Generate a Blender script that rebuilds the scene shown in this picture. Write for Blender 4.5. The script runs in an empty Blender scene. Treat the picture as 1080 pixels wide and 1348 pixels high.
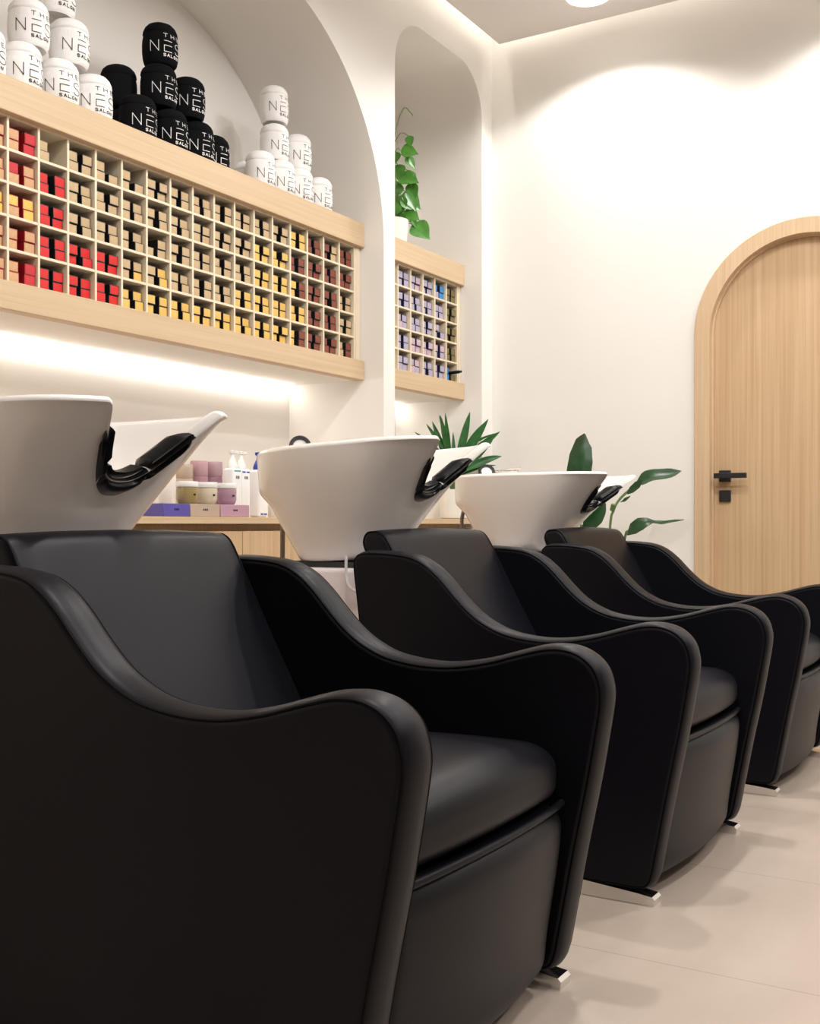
import bpy, bmesh, math, random
from mathutils import Vector, Matrix
random.seed(7)
scene = bpy.context.scene
COL = scene.collection
PI = math.pi

# ------------------------------------------------------------------ materials
def lin(c):
    return c / 12.92 if c <= 0.04045 else ((c + 0.055) / 1.055) ** 2.4
def rgb(r, g, b):
    return (lin(r / 255), lin(g / 255), lin(b / 255), 1)

def mat(name, col, rough=0.5, metal=0.0, bump=0.0, bscale=60, var=0.0, vscale=4, spec=0.5, coat=0.0, stretch=None):
    m = bpy.data.materials.new(name)
    m.use_nodes = True
    nt = m.node_tree
    b = nt.nodes['Principled BSDF']
    b.inputs['Base Color'].default_value = col
    b.inputs['Roughness'].default_value = rough
    b.inputs['Metallic'].default_value = metal
    b.inputs['Specular IOR Level'].default_value = spec
    b.inputs['Coat Weight'].default_value = coat
    b.inputs['Coat Roughness'].default_value = 0.05
    if var or bump:
        tc = nt.nodes.new('ShaderNodeTexCoord')
        mp = nt.nodes.new('ShaderNodeMapping')
        nt.links.new(tc.outputs['Object'], mp.inputs[0])
        if stretch:
            mp.inputs['Scale'].default_value = stretch
    if var:
        n = nt.nodes.new('ShaderNodeTexNoise')
        n.inputs['Scale'].default_value = vscale
        n.inputs['Detail'].default_value = 6
        nt.links.new(mp.outputs[0], n.inputs['Vector'])
        r = nt.nodes.new('ShaderNodeValToRGB')
        r.color_ramp.elements[0].position = 0.3
        r.color_ramp.elements[1].position = 0.7
        r.color_ramp.elements[0].color = tuple(max(0, c * (1 - var)) for c in col[:3]) + (1,)
        r.color_ramp.elements[1].color = tuple(min(1, c * (1 + var)) for c in col[:3]) + (1,)
        nt.links.new(n.outputs['Fac'], r.inputs[0])
        nt.links.new(r.outputs[0], b.inputs['Base Color'])
    if bump:
        n2 = nt.nodes.new('ShaderNodeTexNoise')
        n2.inputs['Scale'].default_value = bscale
        n2.inputs['Detail'].default_value = 3
        nt.links.new(mp.outputs[0], n2.inputs['Vector'])
        bp = nt.nodes.new('ShaderNodeBump')
        bp.inputs['Strength'].default_value = bump
        bp.inputs['Distance'].default_value = 0.01
        nt.links.new(n2.outputs['Fac'], bp.inputs['Height'])
        nt.links.new(bp.outputs[0], b.inputs['Normal'])
    return m

def wood(name, c1, c2, axis, scale=1.0):
    """oak grain running along the given axis"""
    m = bpy.data.materials.new(name)
    m.use_nodes = True
    nt = m.node_tree
    b = nt.nodes['Principled BSDF']
    b.inputs['Roughness'].default_value = 0.5
    b.inputs['Specular IOR Level'].default_value = 0.35
    tc = nt.nodes.new('ShaderNodeTexCoord')
    mp = nt.nodes.new('ShaderNodeMapping')
    sc = [60 * scale] * 3
    sc['xyz'.index(axis)] = 0.9 * scale
    mp.inputs['Scale'].default_value = sc
    nt.links.new(tc.outputs['Object'], mp.inputs[0])
    n = nt.nodes.new('ShaderNodeTexNoise')
    n.inputs['Scale'].default_value = 1.0
    n.inputs['Detail'].default_value = 8
    n.inputs['Roughness'].default_value = 0.62
    n.inputs['Distortion'].default_value = 0.5
    nt.links.new(mp.outputs[0], n.inputs['Vector'])
    r = nt.nodes.new('ShaderNodeValToRGB')
    r.color_ramp.elements[0].position = 0.32
    r.color_ramp.elements[1].position = 0.68
    r.color_ramp.elements[0].color = c1
    r.color_ramp.elements[1].color = c2
    nt.links.new(n.outputs['Fac'], r.inputs[0])
    nt.links.new(r.outputs[0], b.inputs['Base Color'])
    bp = nt.nodes.new('ShaderNodeBump')
    bp.inputs['Strength'].default_value = 0.06
    bp.inputs['Distance'].default_value = 0.004
    nt.links.new(n.outputs['Fac'], bp.inputs['Height'])
    nt.links.new(bp.outputs[0], b.inputs['Normal'])
    return m

def emit(name, col, strength):
    m = bpy.data.materials.new(name)
    m.use_nodes = True
    nt = m.node_tree
    nt.nodes.remove(nt.nodes['Principled BSDF'])
    e = nt.nodes.new('ShaderNodeEmission')
    e.inputs[0].default_value = col
    e.inputs[1].default_value = strength
    nt.links.new(e.outputs[0], nt.nodes['Material Output'].inputs[0])
    return m

def floor_mat():
    m = bpy.data.materials.new('floor_stone_plank')
    m.use_nodes = True
    nt = m.node_tree
    b = nt.nodes['Principled BSDF']
    b.inputs['Roughness'].default_value = 0.42
    tc = nt.nodes.new('ShaderNodeTexCoord')
    sx = nt.nodes.new('ShaderNodeSeparateXYZ')
    nt.links.new(tc.outputs['Object'], sx.inputs[0])
    ad = nt.nodes.new('ShaderNodeMath')
    ad.inputs[1].default_value = -.146
    nt.links.new(sx.outputs[0], ad.inputs[0])
    mp = nt.nodes.new('ShaderNodeCombineXYZ')
    nt.links.new(sx.outputs[1], mp.inputs[0])
    nt.links.new(ad.outputs[0], mp.inputs[1])
    br = nt.nodes.new('ShaderNodeTexBrick')
    br.inputs['Scale'].default_value = 1.0
    br.inputs['Brick Width'].default_value = 7.0
    br.inputs['Row Height'].default_value = 0.632
    br.inputs['Mortar Size'].default_value = 0.0016
    br.inputs['Color1'].default_value = rgb(186, 171, 158)
    br.inputs['Color2'].default_value = rgb(186, 171, 158)
    br.inputs['Mortar'].default_value = rgb(160, 145, 133)
    nt.links.new(mp.outputs[0], br.inputs['Vector'])
    mp2 = nt.nodes.new('ShaderNodeMapping')
    mp2.inputs['Scale'].default_value = (1, 2.4, 1)
    nt.links.new(tc.outputs['Object'], mp2.inputs[0])
    n = nt.nodes.new('ShaderNodeTexNoise')
    n.inputs['Scale'].default_value = 2.2
    n.inputs['Detail'].default_value = 9
    n.inputs['Roughness'].default_value = 0.6
    nt.links.new(mp2.outputs[0], n.inputs['Vector'])
    r = nt.nodes.new('ShaderNodeValToRGB')
    r.color_ramp.elements[0].position = 0.34
    r.color_ramp.elements[1].position = 0.66
    r.color_ramp.elements[0].color = (0.90, 0.89, 0.88, 1)
    r.color_ramp.elements[1].color = (1, 1, 1, 1)
    nt.links.new(n.outputs['Fac'], r.inputs[0])
    mx = nt.nodes.new('ShaderNodeMix')
    mx.data_type = 'RGBA'
    mx.blend_type = 'MULTIPLY'
    mx.inputs[0].default_value = 1.0
    nt.links.new(br.outputs['Color'], mx.inputs[6])
    nt.links.new(r.outputs[0], mx.inputs[7])
    nt.links.new(mx.outputs[2], b.inputs['Base Color'])
    return m

OAK1, OAK2 = rgb(200, 173, 139), rgb(213, 188, 156)
M = dict(
    wall=mat('wall_plaster', rgb(238, 235, 230), 0.75, var=0.012, vscale=1.2, bump=0.015, bscale=30, spec=0.2),
    ceil=mat('ceiling_paint', rgb(232, 227, 223), 0.8, spec=0.2),
    floor=floor_mat(),
    oak_x=wood('oak_along_x', OAK1, OAK2, 'x'),
    oak_z=wood('oak_along_z', rgb(191, 159, 121), rgb(211, 181, 145), 'z'),
    oak_f=wood('oak_frame', rgb(200, 169, 134), rgb(216, 189, 156), 'z', 1.3),
    cream=mat('cream_laminate', rgb(230, 215, 189), 0.5),
    leather=mat('black_leather', (0.0062, 0.006, 0.0088, 1), 0.39, bump=0.04, bscale=420, spec=0.14),
    pipe=mat('black_piping', (0.004, 0.004, 0.005, 1), 0.6, spec=.08),
    rubber=mat('black_neck_rest', (0.006, 0.006, 0.007, 1), 0.34, bump=0.02, bscale=200, spec=0.3),
    ceramic=mat('white_ceramic', rgb(240, 236, 232), 0.12, spec=0.5, coat=0.3),
    pedestal=mat('pale_lilac_panel', rgb(222, 212, 213), 0.4),
    chrome=mat('chrome', (0.75, 0.73, 0.71, 1), 0.14, 1.0),
    darkchrome=mat('dark_steel_hose', (0.22, 0.19, 0.165, 1), 0.35, 0.9, bump=0.2, bscale=500),
    clear=mat('pale_tube', rgb(225, 222, 220), 0.25),
    matteblack=mat('matte_black_metal', (0.01, 0.01, 0.011, 1), 0.45),
    towel_w=mat('white_terry', rgb(243, 240, 238), 0.95, bump=0.16, bscale=330, spec=0.1),
    towel_b=mat('black_terry', (0.006, 0.006, 0.007, 1), 0.95, bump=0.16, bscale=330, spec=0.1),
    ink_w=mat('white_thread', rgb(238, 236, 234), 0.8),
    ink_b=mat('black_thread', (0.012, 0.012, 0.012, 1), 0.8),
    dim=mat('low_bounce_wall_grey', rgb(150, 144, 140), 0.8, spec=0.2),  # grey of the unseen walls, chosen to cut bounce light
    pot=mat('white_pot', rgb(236, 234, 228), 0.4),
    soil=mat('potting_soil', rgb(58, 44, 34), 0.95, bump=0.6, bscale=90),
    leaf=mat('glossy_leaf', rgb(22, 62, 28), 0.32, var=0.35, vscale=14),
    leaf_p=mat('pothos_leaf', rgb(70, 128, 44), 0.32, var=0.4, vscale=18),
    leaf_d=mat('palm_leaf', rgb(38, 94, 40), 0.35, var=0.35, vscale=16),
    stem=mat('green_stem', rgb(92, 118, 66), 0.5),
    moss=mat('brown_moss_pole', rgb(92, 66, 44), 0.9, bump=0.8, bscale=120),
    lamp=emit('lamp_diffuser', (1, 0.95, 0.88, 1), 14),
    led=emit('led_tape', (1, 0.95, 0.88, 1), 17),
    led_c=emit('cove_led_tape', (1, 0.94, 0.84, 1), 28),
    lampbody=mat('lamp_body', rgb(240, 238, 234), 0.5),
)

# ------------------------------------------------------------------ geometry helpers
class G:
    """collects verts / faces (with material index) into one mesh"""
    def __init__(s):
        s.v, s.f, s.m = [], [], []
    def add(s, vs, fs, mi=0):
        o = len(s.v)
        s.v += [tuple(v) for v in vs]
        for f in fs:
            s.f.append(tuple(i + o for i in f))
            s.m.append(mi)
        return s
    def box(s, x0, x1, y0, y1, z0, z1, mi=0):
        vs = [(x, y, z) for x in (x0, x1) for y in (y0, y1) for z in (z0, z1)]
        return s.add(vs, [(0, 1, 3, 2), (4, 6, 7, 5), (0, 4, 5, 1), (2, 3, 7, 6), (0, 2, 6, 4), (1, 5, 7, 3)], mi)
    def cushion(s, x0, x1, y0, y1, z0, z1, rx, ry, rz, n=26, mi=0, fn=None):
        bm = bmesh.new()
        bmesh.ops.create_cube(bm, size=2)
        bmesh.ops.subdivide_edges(bm, edges=bm.edges[:], cuts=n, use_grid_fill=True)
        c = ((x0 + x1) / 2, (y0 + y1) / 2, (z0 + z1) / 2)
        h = ((x1 - x0) / 2, (y1 - y0) / 2, (z1 - z0) / 2)
        rr = (rx, ry, rz)
        for v in bm.verts:
            o = []
            q = []
            for k in range(3):
                t = math.sin(v.co[k] * PI / 2) * h[k]
                lim = h[k] - rr[k]
                e = max(-lim, min(lim, t))
                o.append(e)
                q.append((t - e) / rr[k])
            L = math.sqrt(sum(a * a for a in q))
            m_ = max(abs(a) for a in q)
            if L > 1e-9:
                q = [a * m_ / L for a in q]
            p = [c[k] + o[k] + q[k] * rr[k] for k in range(3)]
            v.co = Vector(fn(*p) if fn else p)
        bm.verts.index_update()
        s.add([v.co[:] for v in bm.verts], [[v.index for v in f.verts] for f in bm.faces], mi)
        bm.free()
        return s
    def rbox(s, x0, x1, y0, y1, z0, z1, r, seg=3, cuts=0, mi=0, fn=None):
        bm = bmesh.new()
        bmesh.ops.create_cube(bm, size=1)
        for v in bm.verts:
            v.co = Vector((x0 + (v.co.x + .5) * (x1 - x0), y0 + (v.co.y + .5) * (y1 - y0), z0 + (v.co.z + .5) * (z1 - z0)))
        if cuts:
            bmesh.ops.subdivide_edges(bm, edges=bm.edges[:], cuts=cuts, use_grid_fill=True)
            ed = [e for e in bm.edges if len(e.link_faces) == 2 and e.calc_face_angle() > 1]
        else:
            ed = bm.edges[:]
        bmesh.ops.bevel(bm, geom=ed, offset=r, segments=seg, profile=0.5, affect='EDGES', clamp_overlap=True)
        if fn:
            for v in bm.verts:
                v.co = Vector(fn(*v.co))
        bm.verts.index_update()
        s.add([v.co[:] for v in bm.verts], [[v.index for v in f.verts] for f in bm.faces], mi)
        bm.free()
        return s
    def tube(s, pts, r, n=10, mi=0, caps=True, rad=None):
        pts = [Vector(p) for p in pts]
        rings = []
        prev = None
        for i, p in enumerate(pts):
            t = (pts[min(i + 1, len(pts) - 1)] - pts[max(i - 1, 0)]).normalized()
            if prev is None:
                a = Vector((0, 0, 1)) if abs(t.z) < .9 else Vector((1, 0, 0))
                u = t.cross(a).normalized()
            else:
                u = (prev - t * prev.dot(t)).normalized()
            prev = u
            w = t.cross(u)
            rr = rad[i] if rad else r
            if isinstance(rr, (int, float)):
                rr = (rr, rr)
            rings.append([p + u * (math.cos(2 * PI * k / n) * rr[0]) + w * (math.sin(2 * PI * k / n) * rr[1]) for k in range(n)])
        vs = [v for r_ in rings for v in r_]
        fs = []
        for i in range(len(pts) - 1):
            for k in range(n):
                k2 = (k + 1) % n
                fs.append((i * n + k, i * n + k2, (i + 1) * n + k2, (i + 1) * n + k))
        if caps:
            fs.append(tuple(range(n))[::-1])
            fs.append(tuple((len(pts) - 1) * n + k for k in range(n)))
        return s.add(vs, fs, mi)
    def lathe(s, prof, cx=0, cy=0, n=32, mi=0, fn=None):
        """prof: (radius, z) from the bottom up; radius 0 closes"""
        vs, fs, rows = [], [], []
        for r, z in prof:
            if r <= 1e-6:
                rows.append([len(vs)])
                vs.append((cx, cy, z))
            else:
                row = []
                for k in range(n):
                    a = 2 * PI * k / n
                    q = fn(a, z) if fn else 1
                    row.append(len(vs))
                    vs.append((cx + r * q * math.cos(a), cy + r * q * math.sin(a), z))
                rows.append(row)
        for A, B in zip(rows, rows[1:]):
            for k in range(n):
                k2 = (k + 1) % n
                if len(A) == 1 and len(B) == 1:
                    continue
                if len(A) == 1:
                    fs.append((A[0], B[k2], B[k]))
                elif len(B) == 1:
                    fs.append((A[k], A[k2], B[0]))
                else:
                    fs.append((A[k], A[k2], B[k2], B[k]))
        return s.add(vs, fs, mi)
    def rings(s, rings, closed=True, cap0=False, cap1=False, mi=0):
        n = len(rings[0])
        vs = [v for r in rings for v in r]
        fs = []
        for i in range(len(rings) - 1):
            for k in range(n if closed else n - 1):
                k2 = (k + 1) % n
                fs.append((i * n + k, i * n + k2, (i + 1) * n + k2, (i + 1) * n + k))
        if cap0:
            fs.append(tuple(range(n))[::-1])
        if cap1:
            fs.append(tuple((len(rings) - 1) * n + k for k in range(n)))
        return s.add(vs, fs, mi)
    def leaf(s, spine, widths, up=(0, 0, 1), fold=0.25, mi=0, wave=0.0):
        sp = [Vector(p) for p in spine]
        up = Vector(up)
        rows = []
        for i, p in enumerate(sp):
            t = (sp[min(i + 1, len(sp) - 1)] - sp[max(i - 1, 0)]).normalized()
            side = t.cross(up)
            if side.length < 1e-4:
                side = t.cross(Vector((1, 0, 0)))
            side.normalize()
            nn = side.cross(t)
            w = widths[i]
            row = []
            for q in (-1, -.5, 0, .5, 1):
                row.append(p + side * (q * w) + nn * (abs(q) * fold * w + wave * w * math.sin(i * 2.1 + q * 2)))
            rows.append(row)
        lo = [[v - Vector((0, 0, .0012)) for v in r] for r in rows]
        s.rings(rows, closed=False, mi=mi)
        s.rings([r[::-1] for r in lo], closed=False, mi=mi)
        return s
    def make(s, name, mats, parent=None, smooth=True, angle=40, loc=None, recalc=True):
        me = bpy.data.meshes.new(name)
        me.from_pydata(s.v, [], s.f)
        if not isinstance(mats, (list, tuple)):
            mats = [mats]
        for m in mats:
            me.materials.append(m)
        for p, mi in zip(me.polygons, s.m):
            p.material_index = mi
        if recalc:
            bm = bmesh.new()
            bm.from_mesh(me)
            bmesh.ops.remove_doubles(bm, verts=bm.verts, dist=1e-6)
            bmesh.ops.recalc_face_normals(bm, faces=bm.faces)
            bm.to_mesh(me)
            bm.free()
        if smooth:
            for p in me.polygons:
                p.use_smooth = True
            me.set_sharp_from_angle(angle=math.radians(angle))
        me.update()
        o = bpy.data.objects.new(name, me)
        COL.objects.link(o)
        if parent:
            o.parent = parent
        if loc:
            o.location = loc
        return o

def tag(o, label, cat, group=None):
    o['label'] = label
    o['category'] = cat
    if group:
        o['group'] = group
    return o
def thing(name, label, cat, loc=(0, 0, 0), rz=0, group=None):
    o = bpy.data.objects.new(name, None)
    o.empty_display_size = .05
    COL.objects.link(o)
    o.location = loc
    o.rotation_euler = (0, 0, rz)
    return tag(o, label, cat, group)
def struct(o):
    o['kind'] = 'structure'
    return o
def copy_tree(o, parent=None):
    c = o.copy()
    COL.objects.link(c)
    if parent:
        c.parent = parent
    for ch in [k for k in bpy.data.objects if k.parent == o]:
        copy_tree(ch, c)
    return c
def catmull(pts, per=6):
    P = [Vector(p) for p in pts]
    P = [P[0] * 2 - P[1]] + P + [P[-1] * 2 - P[-2]]
    out = []
    for i in range(1, len(P) - 2):
        for k in range(per):
            t = k / per
            a, b, c, d = P[i - 1:i + 3]
            out.append(.5 * ((2 * b) + (c - a) * t + (2 * a - 5 * b + 4 * c - d) * t * t + (3 * b - a - 3 * c + d) * t ** 3))
    out.append(P[-2].copy())
    return out
def sstep(a, b, x):
    t = min(1, max(0, (x - a) / (b - a)))
    return t * t * (3 - 2 * t)

# ------------------------------------------------------------------ the room
XD = 5.24          # door wall
YW = 2.65          # shelf wall face
YB = 3.17          # back of the recesses
X0, Y0 = -3.2, -3.6
ZT = 3.50
ZC = 3.27

def arc(cx, cz, r, a0, a1, n=28):
    return [(cx + r * math.cos(a0 + (a1 - a0) * i / n), cz + r * math.sin(a0 + (a1 - a0) * i / n)) for i in range(n + 1)]

arch = [(4.186, 0)] + arc(4.186 - .915, 2.045, .915, 0, PI / 2) + arc(.35 + .915, 2.045, .915, PI / 2, PI) + [(.35, 0)]
nic_r = .235
niche = [(5.125, 0)] + arc(5.125 - nic_r, 3.124 - nic_r, nic_r, 0, PI / 2, 18) + arc(4.279 + nic_r, 3.124 - nic_r, nic_r, PI / 2, PI, 18) + [(4.279, 0)]
g = G()
outer = [(XD, ZT), (XD, 0)] + niche + arch + [(X0, 0), (X0, ZT)]
g.add([(x, YW, z) for x, z in outer], [tuple(range(len(outer)))])
for op in (niche, arch):
    g.rings([[(x, YW, z) for x, z in op], [(x, YB, z) for x, z in op]], closed=False)
    g.add([(x, YB, z) for x, z in op], [tuple(range(len(op)))])
bm = bmesh.new()
wl = g.make('wall_left', M['wall'], smooth=False)
bm.from_mesh(wl.data)
bmesh.ops.triangulate(bm, faces=[f for f in bm.faces if len(f.verts) > 4])
bm.to_mesh(wl.data)
bm.free()
for p in wl.data.polygons:
    p.use_smooth = True
wl.data.set_sharp_from_angle(angle=math.radians(30))
struct(wl)

# door wall with its arched opening
DY, DS, DRO, DRI = 1.08, 1.70, .498, .425
RW = DRI + .03
door_open = [(DY + RW, 0)] + arc(DY, DS, RW, 0, PI, 40) + [(DY - RW, 0)]
g = G()
outer = [(YW + .0, ZT), (YW + .0, 0)] + door_open + [(Y0, 0), (Y0, ZT)]
g.add([(XD, y, z) for y, z in outer], [tuple(range(len(outer)))])
g.rings([[(XD, y, z) for y, z in door_open], [(XD + .14, y, z) for y, z in door_open]], closed=False)
wb = g.make('wall_back', M['wall'], smooth=False)
bm = bmesh.new()
bm.from_mesh(wb.data)
bmesh.ops.triangulate(bm, faces=[f for f in bm.faces if len(f.verts) > 4])
bm.to_mesh(wb.data)
bm.free()
struct(wb)
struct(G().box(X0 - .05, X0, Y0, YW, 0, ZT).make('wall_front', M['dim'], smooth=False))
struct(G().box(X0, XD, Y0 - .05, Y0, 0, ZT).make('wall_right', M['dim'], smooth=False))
struct(G().box(X0 - .05, XD + .2, Y0 - .05, YB + .05, -.06, 0).make('floor', M['floor'], smooth=False))
GAP = .085
struct(G().box(X0 + GAP, XD - GAP, Y0 + GAP, YW - GAP, ZC, ZC + .05)
       .box(X0 - .05, XD + .05, Y0 - .05, YW + .05, ZT, ZT + .05).make('ceiling', M['ceil'], smooth=False))

# door leaf, frame, lever, lock
leafpts = [(DY + RW - .004, .004)] + arc(DY, DS, RW - .004, 0, PI, 40) + [(DY - RW + .004, .004)]
g = G()
g.rings([[(XD + .045, y, z) for y, z in leafpts], [(XD + .09, y, z) for y, z in leafpts]], cap0=True, cap1=True)
door = struct(g.make('door_1', M['oak_z'], angle=30))
def arch_path(r):
    return [(DY + r, 0)] + arc(DY, DS, r, 0, PI, 40) + [(DY - r, 0)]
def frame_sweep(prof):
    """prof: closed list of (radius, x)"""
    g = G()
    rr = [[(x, y, z) for y, z in arch_path(r)] for r, x in prof]
    rr.append(rr[0])
    g.rings(rr, closed=False)
    for e in (0, -1):
        g.add([r[e] for r in rr[:-1]], [tuple(range(len(rr) - 1))])
    return g
fr = frame_sweep([(DRI, XD - .02), (DRO - .004, XD - .02), (DRO, XD - .016), (DRO, XD - .0005), (RW - .001, XD - .0005), (RW - .001, XD + .044), (DRI - .006, XD + .044),
                  (DRI - .006, XD + .024), (DRI, XD + .022)]).make('door_frame', M['oak_f'], door, angle=30)
hd = G().rbox(XD + .026, XD + .045, 1.421, 1.474, 1.018, 1.072, .002, 1).make('lever_rose', M['matteblack'], door)
g = G()
g.tube([(XD + .026, 1.4475, 1.045), (XD - .012, 1.4475, 1.045)], .012, 14)
g.rbox(XD - .026, XD - .006, 1.335, 1.484, 1.033, 1.057, .002, 1)
g.make('lever_handle', M['matteblack'], door)
G().rbox(XD + .03, XD + .045, 1.421, 1.474, .925, .979, .002, 1).make('lock_plate', M['matteblack'], door)

# downlights and LED tape
def downlight(x, y, label, blend=.3, watts=88, cone=140):
    t = thing('ceiling_downlight', label, 'ceiling light', (x, y, ZC), group='round ceiling downlights')
    G().lathe([(0.118, 0), (.122, -.004), (.120, -.030), (.112, -.036), (.102, -.036), (.100, -.028)], n=40).make('trim_ring', M['lampbody'], t)
    G().lathe([(.1005, -.030), (.07, -.034), (0, -.036)], n=40).make('diffuser', M['lamp'], t)
    l = bpy.data.lights.new('downlight_beam', 'SPOT')
    l.energy = watts
    l.color = (1, .985, .962)
    l.spot_size = math.radians(cone)
    l.spot_blend = blend
    l.shadow_soft_size = .05
    lo = bpy.data.objects.new('downlight_beam', l)
    COL.objects.link(lo)
    lo.location = (x, y, ZC - .045)
downlight(4.83, 1.95, 'round white surface downlight glowing on the ceiling near the far corner', .3, 54)
for x, y, wt, cone in [(4.83, .61, 50, 140), (4.83, -.73, 60, 140), (3.2, 1.05, 120, 166), (1.7, 1.05, 120, 166), (3.2, -.2, 100, 174), (1.7, -.2, 110, 174), (3.2, -1.6, 95, 175), (1.7, -1.6, 120, 175), (.2, .4, 75, 164), (.2, -1.6, 60, 164)]:  # lamp nearest the camera is unseen fill, added for the basins' near sides
    downlight(x, y, 'round white surface downlight on the ceiling out of view, nearest one added as fill', .22 if x > 4 else (.5 if cone < 170 else .12), wt, cone)
tag(G().box(.40, 4.15, YB - .03, YB - .012, 1.440, 1.448).make('led_strip', M['led'], smooth=False),
    'glowing LED strip under the long carton shelf', 'light strip')
tag(G().box(4.30, 5.10, YB - .03, YB - .012, 1.440, 1.448).make('led_strip', M['led'], smooth=False),
    'glowing LED strip under the small carton shelf in the narrow niche', 'light strip')
tag(G().box(X0 + .1, XD - .13, YW - .062, YW - .044, ZT - .012, ZT - .002).make('cove_led_strip', M['led_c'], smooth=False),
    'warm LED strip in the ceiling cove above the arched wall', 'light strip')
tag(G().box(XD - .062, XD - .044, Y0 + .1, YW - .14, ZT - .012, ZT - .002).make('cove_led_strip', M['led_c'], smooth=False),
    'warm LED strip in the ceiling cove above the door wall', 'light strip')

# ------------------------------------------------------------------ backwash chairs (local: x across, y = world y - 1.15)
CY = 1.15
AW = .077          # arm thickness
HW = .363          # half width of the chair
IN = HW - AW
prof_key = [(1.478, .036), (1.500, .20), (1.525, .42), (1.553, .64), (1.562, .715), (1.555, .740), (1.53, .751), (1.46, .750), (1.395, .742), (1.35, .722), (1.31, .690),
            (1.27, .649), (1.23, .613), (1.19, .588), (1.14, .569), (1.07, .559), (1.0, .560), (.93, .572), (.87, .589),
            (.815, .603), (.775, .604), (.742, .593), (.718, .571), (.707, .541), (.706, .51), (.716, .447), (.730, .37),
            (.755, .25), (.780, .12), (.792, .062), (.806, .040), (.83, .034)]
prof = [(p.x - CY, p.y) for p in catmull([(a, b, 0) for a, b in prof_key], 4)]
for k in range(1, 12):
    prof.append((.83 + (1.478 - .83) * k / 12 - CY, .034))
def inset(pr, d):
    n = len(pr)
    out = []
    for i in range(n):
        a, b = pr[i - 1], pr[(i + 1) % n]
        t = Vector((b[0] - a[0], b[1] - a[1])).normalized()
        out.append((pr[i][0] + t.y * d, pr[i][1] - t.x * d))
    return out
# orientation test so that a positive inset shrinks the outline
area = sum(prof[i - 1][0] * prof[i][1] - prof[i][0] * prof[i - 1][1] for i in range(len(prof)))
SG = -1 if area > 0 else 1

def armrest(x0, x1, root):
    w = x1 - x0
    secs = [(.001, .0135), (.0005, .010), (.0035, .0065), (.005, .0045), (.009, .001), (.018, -.002), (.5 * w, -.0045)]
    half = [(x0 + a, d) for a, d in secs]
    other = [(x1 - a, d) for a, d in secs[:-1]][::-1]
    rr = []
    for x, d in half + other:
        rr.append([(x, y, z) for y, z in inset(prof, SG * d)])
    g = G().rings(rr, cap0=True, cap1=True)
    o = g.make('armrest', M['leather'], root, angle=60)
    bmx = bmesh.new()
    bmx.from_mesh(o.data)
    bmesh.ops.triangulate(bmx, faces=[f for f in bmx.faces if len(f.verts) > 4])
    bmx.to_mesh(o.data)
    bmx.free()
    for xx in (x0 + .0045, x1 - .0045):
        pts = [(xx, y, z) for y, z in inset(prof, SG * .0045)]
        G().tube(pts + [pts[0]], .0026, 6, caps=False).make('piping', M['pipe'], o)
    return o

ZR, ZB_ = 1.036, .713
def rim0(phi):
    cs, sn = math.cos(phi), math.sin(phi)
    e = 2 / (2.15 if sn > 0 else 2.7)
    hb = .322 if sn > 0 else .358
    x = .255 * math.copysign(abs(cs) ** e, cs)
    y = hb * math.copysign(abs(sn) ** e, sn)
    fr_ = sstep(.3, 1, -y / .338)
    x *= 1 + .10 * fr_
    w = 0
    if y < 0:
        q = min(1, abs(x) / .142)
        w = (1 - q ** 2.8) * sstep(.25, .7, -y / .338)
    return Vector((x, y + 1.752 - CY, ZR)), w
def base_pt(phi):
    cs, sn = math.cos(phi), math.sin(phi)
    e = 2 / 2.3
    return Vector((.140 * math.copysign(abs(cs) ** e, cs), .128 * math.copysign(abs(sn) ** e, sn) + 1.812 - CY, .713))

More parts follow.
